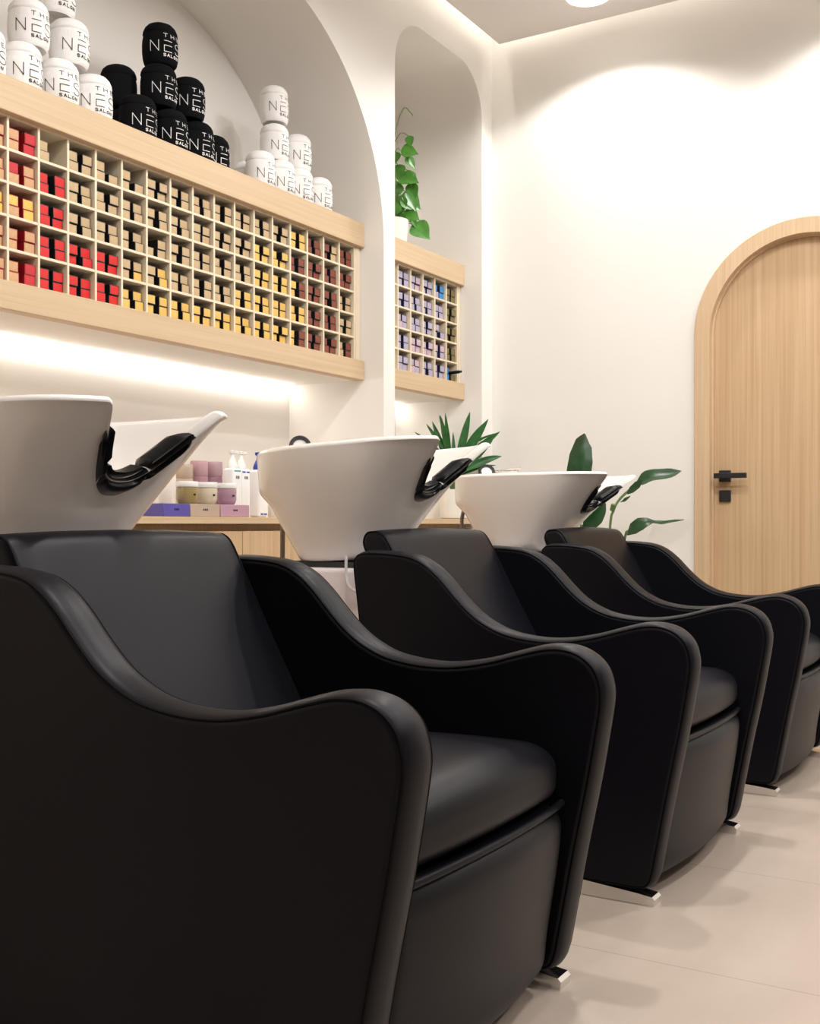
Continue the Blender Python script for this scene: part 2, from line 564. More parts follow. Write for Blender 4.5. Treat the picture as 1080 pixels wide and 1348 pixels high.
def opt(phi, t):
    (r, w), b = rim0(phi), base_pt(phi)
    sn = math.sin(phi)
    wb_, wf = sstep(.45, .95, sn), sstep(.10, 1, -sn)
    u = .40 * w
    tau = u + (1 - u) * t
    gs = 1 - tau ** 1.45
    if tau <= .36:
        gb = 1 - .03 * tau
    elif tau <= .55:
        gb = .989 - .36 * sstep(.36, .55, tau) ** .8
    else:
        gb = .629 * (1 - (tau - .55) / .45)
    gf = (1 - tau) ** 1.32
    gg = gs * (1 - wb_ - wf) + gb * wb_ + gf * wf
    p = b + (r - b) * gg
    p.y += .012 * w * (1 - t) ** 2
    p.z = ZR + (ZB_ - ZR) * tau
    return p
def rim_pt(phi):
    return opt(phi, 0)
def basin(root):
    N = 112
    # denser sampling at the front notch
    phis = [-PI / 2 + PI * math.copysign(abs(u) ** 1.35, u) for u in [(-1 + 2 * (k + .5) / N) for k in range(N)]]
    rows = []
    c0 = Vector((0, 1.80 - CY, 0))
    outer_t = [1, .96, .88, .78, .68, .60, .55, .50, .45, .40, .36, .31, .24, .16, .09, .045]
    for t in outer_t:
        rows.append([opt(p, t) for p in phis])
    def inner(phi, ins, dz):
        r = rim_pt(phi)
        d = Vector((c0.x - r.x, c0.y - r.y, 0))
        d.normalize()
        p = r + d * ins
        p.z += dz
        return p
    for a_, b_ in ((.000, -.012), (.004, -.0045), (.012, 0), (.024, 0), (.034, -.005), (.039, -.013)):
        rows.append([inner(p, a_, b_) for p in phis])
    for h in (.08, .2, .36, .54, .72, .86, .96):
        row = []
        for p in phis:
            a = inner(p, .041, -.018)
            z = a.z + (.805 - a.z) * (1 - (1 - h) ** 1.5)
            u_ = .40 * rim0(p)[1]
            tau = (ZR - z) / (ZR - ZB_)
            w_ = opt(p, max(0, (tau - u_) / (1 - u_)))
            d_ = Vector((c0.x - w_.x, c0.y + .02 - w_.y, 0))
            w_ += d_.normalized() * min(.043, d_.length * .5)
            bt = Vector((w_.x * .25, (w_.y - c0.y - .02) * .25 + c0.y + .02, 0))
            q = w_.lerp(bt, h ** 3)
            q.z = z
            row.append(q)
        rows.append(row)
    g = G().rings(rows, cap0=True, cap1=True)
    o = g.make('wash_basin', M['ceramic'], root, angle=70)
    sub = o.modifiers.new('sub', 'SUBSURF')
    sub.levels = sub.render_levels = 1
    # black neck rest hugging the notch: outside, over the edge and down the inside
    def column(phi, drop):
        p0 = rim_pt(phi)
        td = drop / max(.05, p0.z - ZB_)
        c = [opt(phi, td * k / 6) for k in range(6, 0, -1)]
        c += [inner(phi, a_, b_) for a_, b_ in ((.000, -.006), (.004, -.003), (.012, .0), (.024, 0), (.034, -.005), (.039, -.013), (.044, -.024), (.050, -.036))]
        return c
    def pad(xa, xb, n, th, name):
        fine = [-PI / 2 + (k / 600 - .5) * 2.4 for k in range(601)]
        ph = [p for p in fine if xa <= rim0(p)[0].x <= xb]
        ph = [ph[round(k * (len(ph) - 1) / n)] for k in range(n + 1)]
        cols = [column(p, .034) for p in ph]
        rr = []
        for a in range(n + 1):
            top, low = [], []
            m_ = len(cols[a])
            ends = sstep(-.6, 2, min(a, n - a))
            for k in range(m_):
                tu = cols[min(a + 1, n)][k] - cols[max(a - 1, 0)][k]
                tv = cols[a][min(k + 1, m_ - 1)] - cols[a][max(k - 1, 0)]
                nn = tu.cross(tv).normalized()
                mid = opt(-PI / 2, .5) + Vector((0, .12, .02))
                if k < 6 and nn.dot(cols[a][k] - (Vector((0, 1.80 - CY, .9)))) < 0:
                    nn = -nn
                if k >= 6 and nn.dot(Vector((0, 0, 1)) + (Vector((0, 1.80 - CY, 0)) - Vector((cols[a][k].x, cols[a][k].y, 0))) * (2 if k > 10 else 0)) < 0:
                    nn = -nn
                f_ = sstep(-.5, 3, min(k, m_ - 1 - k))
                top.append(cols[a][k] + nn * (th * ends * f_))
                low.append(cols[a][k] - nn * .004)
            rr.append(top + low[::-1])
        g = G().rings(rr, cap0=True, cap1=True)
        return g.make(name, M['rubber'], o, angle=75)
    pad(-.073, .073, 34, .013, 'neck_rest')
    for sx in (-1, 1):
        a, b = (.075, .1225) if sx > 0 else (-.1225, -.075)
        pad(a, b, 14, .015, 'neck_rest_wing')
    # mixer and hand shower on the rear deck
    g = G().lathe([(0, 1.0), (.022, 1.0), (.022, 1.048), (.019, 1.062), (0, 1.064)], .09, 1.985 - CY, 20)
    g.rbox(.078, .102, 1.88 - CY, 1.99 - CY, 1.056, 1.066, .004, 2)
    g.tube([(.09, 1.97 - CY, 1.064), (.12, 1.93 - CY, 1.072), (.16, 1.90 - CY, 1.078)], .0045, 8)
    g.make('mixer_tap', M['chrome'], o)
    cen = Vector((-.03, 1.955 - CY, 1.052))
    ax = Vector((-.72, -.66, .22)).normalized()
    g = G()
    u = ax.cross(Vector((0, 0, 1))).normalized()
    w = u.cross(ax)
    def ring(d, r):
        return [cen + ax * d + u * (r * math.cos(2 * PI * k / 28)) + w * (r * math.sin(2 * PI * k / 28)) for k in range(28)]
    sh = G().rings([ring(-.034, .006), ring(-.03, .02), ring(-.012, .030), ring(.004, .032), ring(.006, .029)], cap0=True)
    sh.tube([cen - ax * .02, cen - ax * .03 + Vector((.03, .02, -.02)), cen + Vector((.06, .05, -.06))], .011, 12)
    sh.make('shower_head', M['chrome'], o)
    G().rings([ring(.0, .0325), ring(.010, .0325), ring(.012, .0295), ring(.011, .022), ring(.004, .021)]).make('shower_ring', M['matteblack'], o)
    g = G().rings([ring(.006, .0215), ring(.0065, .001)], cap1=True)
    g.make('spray_face', M['clear'], o)
    # pivot at the foot of the bowl so each basin can be tilted
    piv = Vector((0, 1.80 - CY, .713))
    for q in [o] + [k for k in bpy.data.objects if k.parent == o]:
        q.data.transform(Matrix.Translation(-piv))
    o.location = piv
    return o

def make_chair():
    root = thing('backwash_chair', '', 'salon chair', (0, CY, 0), group='black backwash chairs in a row')
    armrest(-HW, -HW + AW, root)
    armrest(HW - AW, HW, root)
    # seat cushion
    def seatfn(x, y, z):
        q = max(0, 1 - (x / IN) ** 2)
        k = sstep(.36, .43, z)
        return (x, y - .016 * q * sstep(1.0 - CY, .80 - CY, y), z + k * (.014 * q - .012 * sstep(.90 - CY, 1.3 - CY, y)))
    G().cushion(-IN + .002, IN - .002, .774 - CY, 1.40 - CY, .337, .443, .05, .070, .044, fn=seatfn).make('seat_cushion', M['leather'], root, angle=80)
    # rolled welt between cushion and base
    pts = [(x, .779 - CY - .016 * (1 - (x / IN) ** 2), .3365) for x in [(-IN + .004) + k * (2 * IN - .008) / 16 for k in range(17)]]
    G().tube(pts, .007, 10).make('welt', M['leather'], root)
    def basefn(x, y, z):
        q = max(0, 1 - (x / IN) ** 2)
        f_ = sstep(1.0 - CY, .8 - CY, y)
        return (x, y - .026 * q * f_ + f_ * .034 * (1 - sstep(.03, .33, z)), z)
    G().cushion(-IN + .008, IN - .008, .772 - CY, 1.44 - CY, .034, .337, .022, .030, .040, fn=basefn).make('base', M['leather'], root, angle=80)
    # reclined back cushion
    bp_key = [(1.262, .345), (1.34, .48), (1.42, .618), (1.485, .737), (1.512, .783), (1.531, .799), (1.552, .803), (1.572, .799), (1.583, .782),
              (1.580, .757), (1.545, .69), (1.47, .56), (1.40, .44), (1.345, .345)]
    bp = [(p.x - CY, p.y) for p in catmull([(a, b, 0) for a, b in bp_key], 4)]
    ar = sum(bp[i - 1][0] * bp[i][1] - bp[i][0] * bp[i - 1][1] for i in range(len(bp)))
    sg = -1 if ar > 0 else 1
    xa, xb = -IN + .002, IN - .002
    secs = [(0, .016), (.001, .008), (.005, .004), (.006, .003), (.012, .0), (.05, -.002), (IN * .5, -.005), (IN, -.007)]
    rr = [[(xa + a, y, z) for y, z in inset(bp, sg * d)] for a, d in secs]
    rr += [[(xb - a, y, z) for y, z in inset(bp, sg * d)] for a, d in secs[:-1]][::-1]
    bk = G().rings(rr, cap0=True, cap1=True).make('backrest', M['leather'], root, angle=60)
    for xx in (xa + .0045, xb - .0045):
        pts = [(xx, y, z) for y, z in inset(bp, sg * .0025)]
        G().tube(pts, .0024, 6).make('piping', M['pipe'], bk)
    # black rear shell closing the chair behind the back cushion
    G().rbox(-IN + .001, IN - .001, 1.478 - CY, 1.515 - CY, .036, .55, .012, 2).make('rear_panel', M['leather'], root)
    # chrome runners
    for sx in (-1, 1):
        xc = sx * (HW - .034)
        g = G()
        sec = [(.792, .0), (.790, .014), (.796, .020), (.83, .024), (.95, .033), (1.44, .033), (1.46, .03), (1.46, 0)]
        a = [(xc - .022, y - CY, z) for y, z in sec]
        b = [(xc + .022, y - CY, z) for y, z in sec]
        g.rings([a, b], cap0=True, cap1=True)
        g.make('foot', M['chrome'], root, angle=25)
    basin(root)
    # plinth below the basin and the black collar between them
    G().rbox(-.19, .19, 1.53 - CY, 1.94 - CY, 0, .700, .012, 3).make('pedestal', M['pedestal'], root)
    G().box(-.13, .13, 1.70 - CY, 1.945 - CY, .700, .716).make('collar', M['matteblack'], root, smooth=False)
    # steel hose behind and thin drain tube
    G().tube([(.0, 2.045 - CY, .885), (.0, 2.055 - CY, .84), (.0, 2.058 - CY, .55), (.0, 2.058 - CY, .12), (-.0, 2.0 - CY, .05), (0, 1.93 - CY, .04)], .0075, 10).make('water_hose', M['darkchrome'], root)
    pts = catmull([(-.2, 1.690 - CY, .735), (-.2, 1.690 - CY, .69), (-.203, 1.682 - CY, .66), (-.203, 1.665 - CY, .645), (-.2, 1.65 - CY, .64)], 5)
    G().tube(pts, .004, 8).make('drain_tube', M['clear'], root)
    return root

proto = make_chair()
spots = [(1.523, 0, 'black leather backwash chair with white basin, nearest, filling the lower left'),
         (2.682, 0, 'middle black leather backwash chair with white basin, second from the left'),
         (3.815, 0.004, 'farthest black leather backwash chair with white basin, beside the arched oak door')]
for i, (x, dy, lab) in enumerate(spots):
    c = proto if i == 0 else copy_tree(proto)
    c.location = (x, CY + dy, 0)
    c['label'] = lab
    b = [k for k in bpy.data.objects if k.parent == c and k.name.startswith('wash_basin')][0]
    b.rotation_euler = (math.radians((.3, -2.4, 0)[i]), 0, 0)
    b.scale = (1, 1, (1.015, 1.0, .90)[i])
    b.location.x += (0, 0, .04)[i]

# ------------------------------------------------------------------ pigeon-hole shelves
YF = 2.75
def carton_mesh(name, w, h, d, body, front, vscale=40):
    mb = mat(name + '_side', body, 0.5)
    mf = mat(name + '_front', front, 0.5, var=.14, vscale=vscale)
    g = G()
    g.box(-w / 2, w / 2, 0, d, 0, h, 0)
    e = .0022
    g.add([(-w / 2 + e, -.0003, e), (w / 2 - e, -.0003, e), (w / 2 - e, -.0003, h - e), (-w / 2 + e, -.0003, h - e)], [(0, 1, 2, 3)], 1)
    me = g.make(name, [mb, mf], smooth=False)
    data = me.data
    bpy.data.objects.remove(me)
    return data
BLK = (0.008, 0.008, 0.010, 1)
CW, CH, CD = .0415, .0325, .19
KINDS = {
    'T': ('tan', carton_mesh('tan_carton', CW, CH, CD, BLK, rgb(192, 165, 126))),
    'R': ('red', carton_mesh('red_carton', CW, CH, CD, BLK, rgb(206, 24, 20))),
    'Y': ('yellow', carton_mesh('yellow_carton', CW, CH, CD, BLK, rgb(224, 181, 94))),
    'B': ('brown', carton_mesh('brown_carton', CW, CH, CD, BLK, rgb(128, 62, 44))),
    'C': ('red-sided tan', carton_mesh('red_sided_carton', CW, CH, CD, rgb(150, 16, 26), rgb(204, 160, 116))),
    'K': ('crimson', carton_mesh('crimson_carton', CW, CH, CD, rgb(150, 16, 26), rgb(196, 34, 44))),
    'O': ('red-sided yellow', carton_mesh('gold_carton', CW, CH, CD, rgb(150, 16, 26), rgb(232, 190, 96))),
    'L': ('lilac', carton_mesh('lilac_carton', .0455, .0335, CD, rgb(30, 28, 62), rgb(172, 166, 188))),
    'P': ('pinkish', carton_mesh('pink_carton', .0455, .0335, CD, rgb(34, 28, 60), rgb(196, 170, 184))),
    'U': ('blue', carton_mesh('blue_carton', .0435, .0335, CD, rgb(16, 24, 60), rgb(46, 138, 212))),
    'G': ('olive', carton_mesh('olive_carton', .0435, .0335, CD, rgb(26, 24, 14), rgb(120, 108, 62))),
}
NUM = ['', 'one', 'two', 'three', 'four', 'five', 'six', 'seven', 'eight', 'nine', 'ten', 'eleven', 'twelve', 'thirteen', 'fourteen', 'fifteen', 'sixteen', 'seventeen']

def shelf(x0, x1, gx, label, cat_where, grid):
    """gx: x of the vertical divider centres; grid[col][row] = four letters (upper left, upper right, lower left, lower right)"""
    root = thing('carton_shelf', label, 'shelf', ((x0 + x1) / 2, YF, 1.46))
    ox, oy, oz = (x0 + x1) / 2, YF, 1.46
    def B(name, a, b, c, d, e, f_, m, r=.002, par=root):
        return G().rbox(a - ox, b - ox, c - oy, d - oy, e - oz, f_ - oz, r, 1).make(name, m, par)
    B('top_band', x0, x1, YF, YB - .002, 2.050, 2.156, M['oak_x'])
    B('bottom_band', x0, x1, YF, YF + .05, 1.460, 1.546, M['oak_x'])
    B('underside', x0, x1, YF + .0505, YB - .002, 1.462, 1.540, M['wall'])
    B('back_panel', x0, x1, YB - .012, YB - .003, 1.546, 2.050, M['cream'])
    zz = [1.548 + k * .1002 for k in range(6)]
    t = .0045
    for k, z in enumerate(zz):
        B('shelf_board', gx[0] if x0 < gx[0] - .3 else x0 + .001, gx[-1], YF + .028, YB - .013, z - t, z + t, M['cream'], .0008)
    for x in gx:
        B('divider', x - t, x + t, YF + .027, YB - .013, 1.546, 2.050, M['cream'], .0008)
    B('end_stile', gx[-1] + t, x1 - .001, YF + .024, YB - .013, 1.546, 2.050, M['cream'])
    grp = 'hair colour cartons in the ' + cat_where
    for ci, col in grid.items():
        for ri, cell in enumerate(col):
            z0 = zz[4 - ri] + t + .0004
            xl, xr = gx[ci] + t, gx[ci + 1] - t
            for q, ch in enumerate(cell):
                if ch == '.':
                    continue
                right, low = q % 2, q >= 2
                cn, me = KINDS[ch]
                w = .0455 if ch in 'LP' else (.0435 if ch in 'UG' else CW)
                h = .0335 if ch in 'LPUG' else CH
                jit = .0025
                x = (xr - w / 2 - .002 - random.random() * jit) if right else (xl + w / 2 + .002 + random.random() * jit)
                if not low and cell[q + 2] == '.':
                    continue
                o = bpy.data.objects.new('dye_carton' if cat_where == 'long shelf' else 'niche_dye_carton', me)  # niche shelf holds hair dye cartons as well
                COL.objects.link(o)
                o.location = (x, YF + .034 + random.random() * .012, z0 + (0 if low else h + .0008))
                o.rotation_euler = (0, 0, random.uniform(-.008, .008))
                pos = ('lower ' if low else 'upper ') + ('right' if right else 'left')
                tag(o, '%s hair %s carton, %s in cubby row %s, column %s of %s' % (cn, 'dye' if cat_where == 'long shelf' else 'toner', pos, NUM[ri + 1], NUM[ci + 1 if cat_where == 'long shelf' else ci], cat_where), 'carton', grp)

gx1 = [2.157 + i * .1168 for i in range(18)]
gx1 = [2.2745 - .1168] + [2.2745 + i * .1168 for i in range(17)]
g1 = {
    0: ['.C.C', '.C.C', '.O.O', '.C.C', '.C.C'],
    1: ['CKCK', 'KCCC', 'OOCO', 'CCCC', 'CKCK'],
    2: ['T.T.', 'RRRR', 'RRRR', 'RRRR', 'RRRR'],
    3: ['TTTT', 'TTTT', 'TTTT', 'RRRR', 'RRRR'],
    4: ['T.TT', 'TTTT', 'TTTT', 'RRRR', 'RRRR'],
    5: ['T.TT', 'TTTT', 'TTTT', 'TTTY', 'YYYY'],
    6: ['TTTT', 'TTTT', '.TTT', 'TYTY', 'YYYY'],
    7: ['TTTT', 'TTTT', 'TTTT', 'TTTT', 'YYYY'],
    8: ['TTTT', 'TTTT', 'TTTT', 'TTTT', 'YYYY'],
    9: ['TTTT', 'TTTT', 'TTTT', 'TTTT', 'YYYY'],
    10: ['TTTT', 'TTTT', 'TTTT', 'YYYY', 'YYYY'],
    11: ['TTTT', 'YYYY', 'YYYY', 'YYYY', 'YYYY'],
    12: ['TTTT', 'YYYY', 'YYYY', 'YYYY', 'YYYY'],
    13: ['YYYY', 'BBBB', 'YBYB', 'YYYY', 'YBYB'],
    14: ['BBBB', 'BBBB', 'BBBB', 'BBBB', 'BBBB'],
    15: ['BTBT', 'BBBB', 'BBBB', 'BBBB', 'BBBB'],
    16: ['BBBB', 'BBBB', 'TTTT', 'TTTT', 'TBTB'],
}
shelf(.37, 4.184, gx1, 'long light oak wall shelf of cream cubbies full of cartons', 'long shelf', g1)
gx2 = [5.098 - (6 - i) * .1168 for i in range(7)]
g2 = {
    1: ['LLLL', 'LLLL', 'PLPL', 'LLLL', 'LLLL'],
    2: ['LPLP', 'LLLL', 'LLLL', 'PPPP', 'LPPL'],
    3: ['LLLL', 'LLLL', 'LLLL', 'PPPP', 'LLLL'],
    4: ['UULU', 'LLLL', 'L.LL', 'PPLL', 'LLLL'],
    5: ['GGGG', 'GGGG', 'GGGG', 'GGGG', 'U.UG'],
}
shelf(4.281, 5.123, gx2, 'short light oak shelf of cream cubbies in the narrow arched niche', 'niche shelf', g2)
# dark tube lying out of the last cubby of the niche shelf
g = G().tube([(0, 0, 0), (0, .07, .0), (0, .11, 0)], .0085, 14, rad=[.0085, .0085, .006])
g.tube([(0, -.016, 0), (0, 0, 0)], .006, 12)
tb = g.make('dye_tube', M['matteblack'], loc=(5.055, 2.745, 1.548 + .0045 + .036 + .010))
tb.rotation_euler = (0, 0, -.25)
tag(tb, 'small dark tube sticking out of the lowest right cubby of the niche shelf', 'tube')

# ------------------------------------------------------------------ printed rolled towels
TP = [(0, .016), (.030, .014), (.046, .004), (.054, 0), (.0605, .008), (.0645, .024), (.0665, .05), (.0665, .08), (.0655, .100), (.0635, .112), (.062, .119), (.0622, .1205), (.0648, .124), (.0635, .134), (.058, .147),
      (.048, .158), (.034, .165), (.030, .1635), (.018, .167), (0, .168)]
def tr(z):
    for (r0, z0), (r1, z1) in zip(TP, TP[1:]):
        if z0 <= z <= z1 and z1 > z0 and r0 > .05:
            return r0 + (r1 - r0) * (z - z0) / (z1 - z0)
    return .06
def wob(seed):
    rnd = random.Random(seed)
    a = [rnd.uniform(0, 6.28) for _ in range(4)]
    return lambda an, z: 1 + .014 * math.sin(2 * an + a[0]) + .009 * math.sin(3 * an + a[1] + 20 * z) + .008 * math.sin(7 * an + a[2] + 30 * z)

GL = {  # strokes in a unit square
    'N': [[(0, 0), (0, 1), (1, 0), (1, 1)]],
    'T': [[(0, 1), (1, 1)], [(.5, 1), (.5, 0)]],
    'H': [[(0, 0), (0, 1)], [(1, 0), (1, 1)], [(0, .5), (1, .5)]],
    'E': [[(1, 1), (0, 1), (0, 0), (1, 0)], [(0, .5), (.8, .5)]],
    'e': [[(0, 1.0), (1, 1.0)], [(1, .56), (0, .56), (0, 0), (1, 0)]],
    'S': [[(.5 + .48 * math.cos(t), .75 + .25 * math.sin(t)) for t in [PI * .12 + k * PI * 1.38 / 9 for k in range(10)]]
          + [(.5 - .0 + .5 * math.cos(t), .25 + .25 * math.sin(t)) for t in [PI / 2 - k * PI * 1.38 / 9 for k in range(10)]]],
    'A': [[(0, 0), (.5, 1), (1, 0)], [(.2, .38), (.8, .38)]],
    'L': [[(0, 1), (0, 0), (1, 0)]],
    'O': [[(.5 + .5 * math.cos(2 * PI * k / 16), .5 + .5 * math.sin(2 * PI * k / 16)) for k in range(17)]],
}
def lettering(wfn):
    items = []
    for ch, u in (('N', -.074), ('e', -.024), ('S', .022), ('T', .068)):
        items.append((ch, u, .040, .030, .041, .0012))
    for ch, u in (('T', -.026), ('H', .003), ('E', .033)):
        items.append((ch, u, .095, .0145, .0145, .0010))
    for ch, u in zip('SALON', (-.026, -.0115, .003, .0175, .032)):
        items.append((ch, u, .022, .0085, .0095, .0012))
    g = G()
    for ch, u0, v0, w, h, th in items:
        for st in GL[ch]:
            pts = [Vector((u0 + a * w, v0 + b * h)) for a, b in st]
            for p, q in zip(pts, pts[1:]):
                d = q - p
                L = d.length
                if L < 1e-6:
                    continue
                d.normalize()
                nrm = Vector((-d.y, d.x)) * th
                p2, q2 = p - d * th * .8, q + d * th * .8
                n = max(1, int(L / .006))
                rows = []
                for k in range(n + 1):
                    c = p2.lerp(q2, k / n)
                    row = []
                    for s_ in (-1, 1):
                        uu, vv = (c + nrm * s_)
                        an = -PI / 2 + uu / .066
                        r = tr(vv) * wfn(an, vv) + .0013
                        row.append((r * math.cos(an), r * math.sin(an), vv))
                    rows.append(row)
                g.rings(rows, closed=False)
    return g
def towel_proto(seed, black):
    wfn = wob(seed)
    fine = []
    for (r0, z0), (r1, z1) in zip(TP, TP[1:]):
        fine += [(r0, z0), ((r0 + r1) / 2, (z0 + z1) / 2)]
    fine.append(TP[-1])
    o = G().lathe(fine, n=44, fn=wfn).make('rolled_towel', M['towel_b' if black else 'towel_w'], angle=75)
    lettering(wfn).make('lettering', M['ink_w' if black else 'ink_b'], o, smooth=False, recalc=False)
    return o
Z1, Z2, Z3 = 2.1565, 2.1565 + .1565, 2.1565 + .313
white_l = [
    (2.232, 2.835, Z1, 'white rolled towel at the photo\'s left edge, bottom row of left white pile'),
    (2.372, 2.835, Z1, 'white rolled towel, bottom row of left white pile, third from its right end'),
    (2.520, 2.835, Z1, 'white rolled towel, bottom row of left white pile, second from its right end'),
    (2.665, 2.835, Z1, 'white rolled towel at right end of left white pile, next to black towels'),
    (2.418, 2.855, Z2, 'white rolled towel, second layer of left white pile, the left one'),
    (2.582, 2.855, Z2, 'white rolled towel, second layer of left white pile, right one under topmost'),
    (2.545, 2.880, Z3, 'topmost white rolled towel of left pile, cut by the top edge'),
]
black_l = [
    (2.872, 2.835, Z1, 'black rolled towel, bottom row of black pile, front left'),
    (2.945, 2.965, Z1, 'black rolled towel, bottom of black pile, behind the front left one'),
    (3.035, 2.835, Z1, 'black rolled towel, bottom row of black pile, second from left at front'),
    (3.174, 2.835, Z1, 'black rolled towel, bottom row of black pile, third from left at front'),
    (3.318, 2.880, Z1, 'black rolled towel standing low at far right of black pile'),
    (2.930, 2.985, Z2, 'black rolled towel, second layer of black pile, at back left with no visible print'),
    (3.000, 2.858, Z2, 'black rolled towel, second layer of black pile, directly below the topmost'),
    (3.143, 2.850, Z2, 'black rolled towel, second layer of black pile, at right'),
    (3.020, 2.868, Z3, 'topmost black rolled towel of black pile'),
]
white_r = [
    (3.552, 2.835, Z1, 'white rolled towel, bottom row of right white pile, leftmost at front'),
    (3.625, 2.960, Z1, 'white rolled towel, bottom of right white pile, at the back left'),
    (3.685, 2.835, Z1, 'white rolled towel, bottom row of right white pile, second from left'),
    (3.812, 2.835, Z1, 'white rolled towel, bottom row of right white pile, third from left'),
    (3.955, 2.835, Z1, 'white rolled towel standing apart at far right end of right white pile'),
    (3.690, 2.870, Z2, 'white rolled towel, second layer of right white pile, directly below the topmost'),
    (3.840, 2.865, Z2, 'white rolled towel, second layer of right white pile, at right'),
    (3.690, 2.870, Z3, 'topmost white rolled towel of right white pile'),
]
protos = {b: [towel_proto(11 + 3 * k + (50 if b else 0), b) for k in range(3)] for b in (False, True)}
used = set()
for lst, black, grp in ((white_l, False, 'white towels piled at the left of the shelf'), (black_l, True, 'black towels piled on the shelf'), (white_r, False, 'white towels piled at the right of the shelf')):
    for i, (x, y, z, lab) in enumerate(lst):
        k = i % 3
        p = protos[black][k]
        o = p if (black, k) not in used else copy_tree(p)
        used.add((black, k))
        o.location = (x, y, z)
        o.rotation_euler = (random.uniform(-.03, .03) if z == Z3 else 0, 0, random.uniform(-.30, .12))
        if 'no visible print' in lab or 'behind the front left' in lab:
            o.rotation_euler.z = 2.2
        o.scale = (.97, .97, .92) if lst is not white_r else (.90, .90, .92)
        tag(o, lab, 'towel', grp)

# ------------------------------------------------------------------ counters and what stands on them
ZK = .846
def counter(x0, x1, seams, label):
    root = thing('counter_cabinet', label, 'cabinet', ((x0 + x1) / 2, 2.90, 0))
    ox, oy = (x0 + x1) / 2, 2.90
    G().rbox(x0 - ox, x1 - ox, 2.685 - oy, YB - .002 - oy, ZK - .025, ZK, .0015, 1).make('worktop', M['oak_x'], root)
    G().box(x0 - ox, x1 - ox, 2.745 - oy, YB - .01 - oy, 0, ZK - .0255).make('carcass', M['oak_z'], root, smooth=False)
    for a, b in zip(seams, seams[1:]):
        G().rbox(a + .0018 - ox, b - .0018 - ox, 2.705 - oy, 2.744 - oy, .08, ZK - .052, .001, 1).make('cabinet_door', M['oak_z'], root)
counter(.353, 4.183, [.36, .93, 1.40, 1.87, 2.34, 2.81, 3.285, 3.735, 4.18], 'long light oak counter cabinet under the long carton shelf')
counter(4.282, 5.122, [4.285, 4.70, 5.12], 'short light oak counter cabinet in the narrow niche, holding the palm')

def gift(x0, x1, col, label):
    m = mat('carton_' + label.split()[1], col, .45)
    o = G().rbox(-(x1 - x0) / 2, (x1 - x0) / 2, 0, .12, 0, .046, .002, 1)
    b = o.make('product_box', m, loc=((x0 + x1) / 2, 2.735, ZK + .0005))
    g = G()
    for k in range(3):
        g.box(-.012 + k * .009, -.006 + k * .009, -.0008, .0, .022, .029)
    g.make('printed_mark', M['ink_b'], b, smooth=False)
    return tag(b, label, 'box')
gift(2.895, 3.028, rgb(84, 76, 158), 'flat purple product box at left of the row on the counter')
gift(3.032, 3.192, rgb(176, 158, 142), 'flat taupe product box in the middle of the row on the counter')
gift(3.196, 3.362, rgb(176, 140, 158), 'flat mauve product box at right of the row on the counter')

def jar(x, y, z, col, label):
    t = thing('cosmetic_jar', label, 'jar', (x, y, z), group='lidded jars on the product boxes')
    G().lathe([(0, 0), (.030, 0), (.034, .004), (.039, .018), (.040, .050), (.0385, .060), (0, .061)], n=36).make('jar_body', mat('jar_' + label.split()[0], col, .25, coat=.3), t)
    G().lathe([(0, .0612), (.0405, .0612), (.0412, .064), (.0412, .078), (.039, .081), (0, .0815)], n=36).make('lid', M['clear'], t)
    g = G()
    rows = []
    for k in range(5):
        an = -PI / 2 - .25 + k * .07
        rows.append([(.0408 * math.cos(an), .0408 * math.sin(an), .030), (.0408 * math.cos(an), .0408 * math.sin(an), .037)])
    g.rings(rows, closed=False)
    g.make('jar_print', M['ink_b'], t, smooth=False)
ZB = ZK + .0475
jar(3.075, 2.79, ZB, rgb(150, 132, 84), 'olive gold cosmetic jar with white lid on the boxes')
jar(3.180, 2.79, ZB, rgb(206, 192, 168), 'cream cosmetic jar with pale lid between olive and mauve jars')
jar(3.290, 2.79, ZB, rgb(168, 132, 148), 'mauve cosmetic jar with pale lid at right of the jars')

def tall(x, y, r, h, col, label, band):
    t = thing('cosmetic_bottle', label, 'bottle', (x, y, ZK + .0005), group='cylindrical bottles behind the jars')
    n = label.split()
    G().lathe([(0, 0), (r * .96, 0), (r, .003), (r, h * .72), (r * .97, h * .725), (0, h * .727)], n=32).make('bottle_body', mat('bottle_' + n[0] + n[2], col, .3), t)
    G().lathe([(0, h * .729), (r * .97, h * .729), (r, h * .735), (r, h - .004), (r * .95, h), (0, h + .0005)], n=32).make('cap', mat('cap_' + n[0] + n[2], band, .3), t)
tall(3.275, 2.985, .033, .205, rgb(196, 178, 160), 'beige cylindrical bottle at left behind the jars', rgb(188, 168, 150))
tall(3.358, 2.985, .035, .222, rgb(178, 136, 146), 'mauve cylindrical bottle in the middle of the back row', rgb(190, 152, 160))
tall(3.443, 2.985, .037, .222, rgb(168, 132, 146), 'plum cylindrical bottle behind the mauve jar', rgb(184, 150, 158))

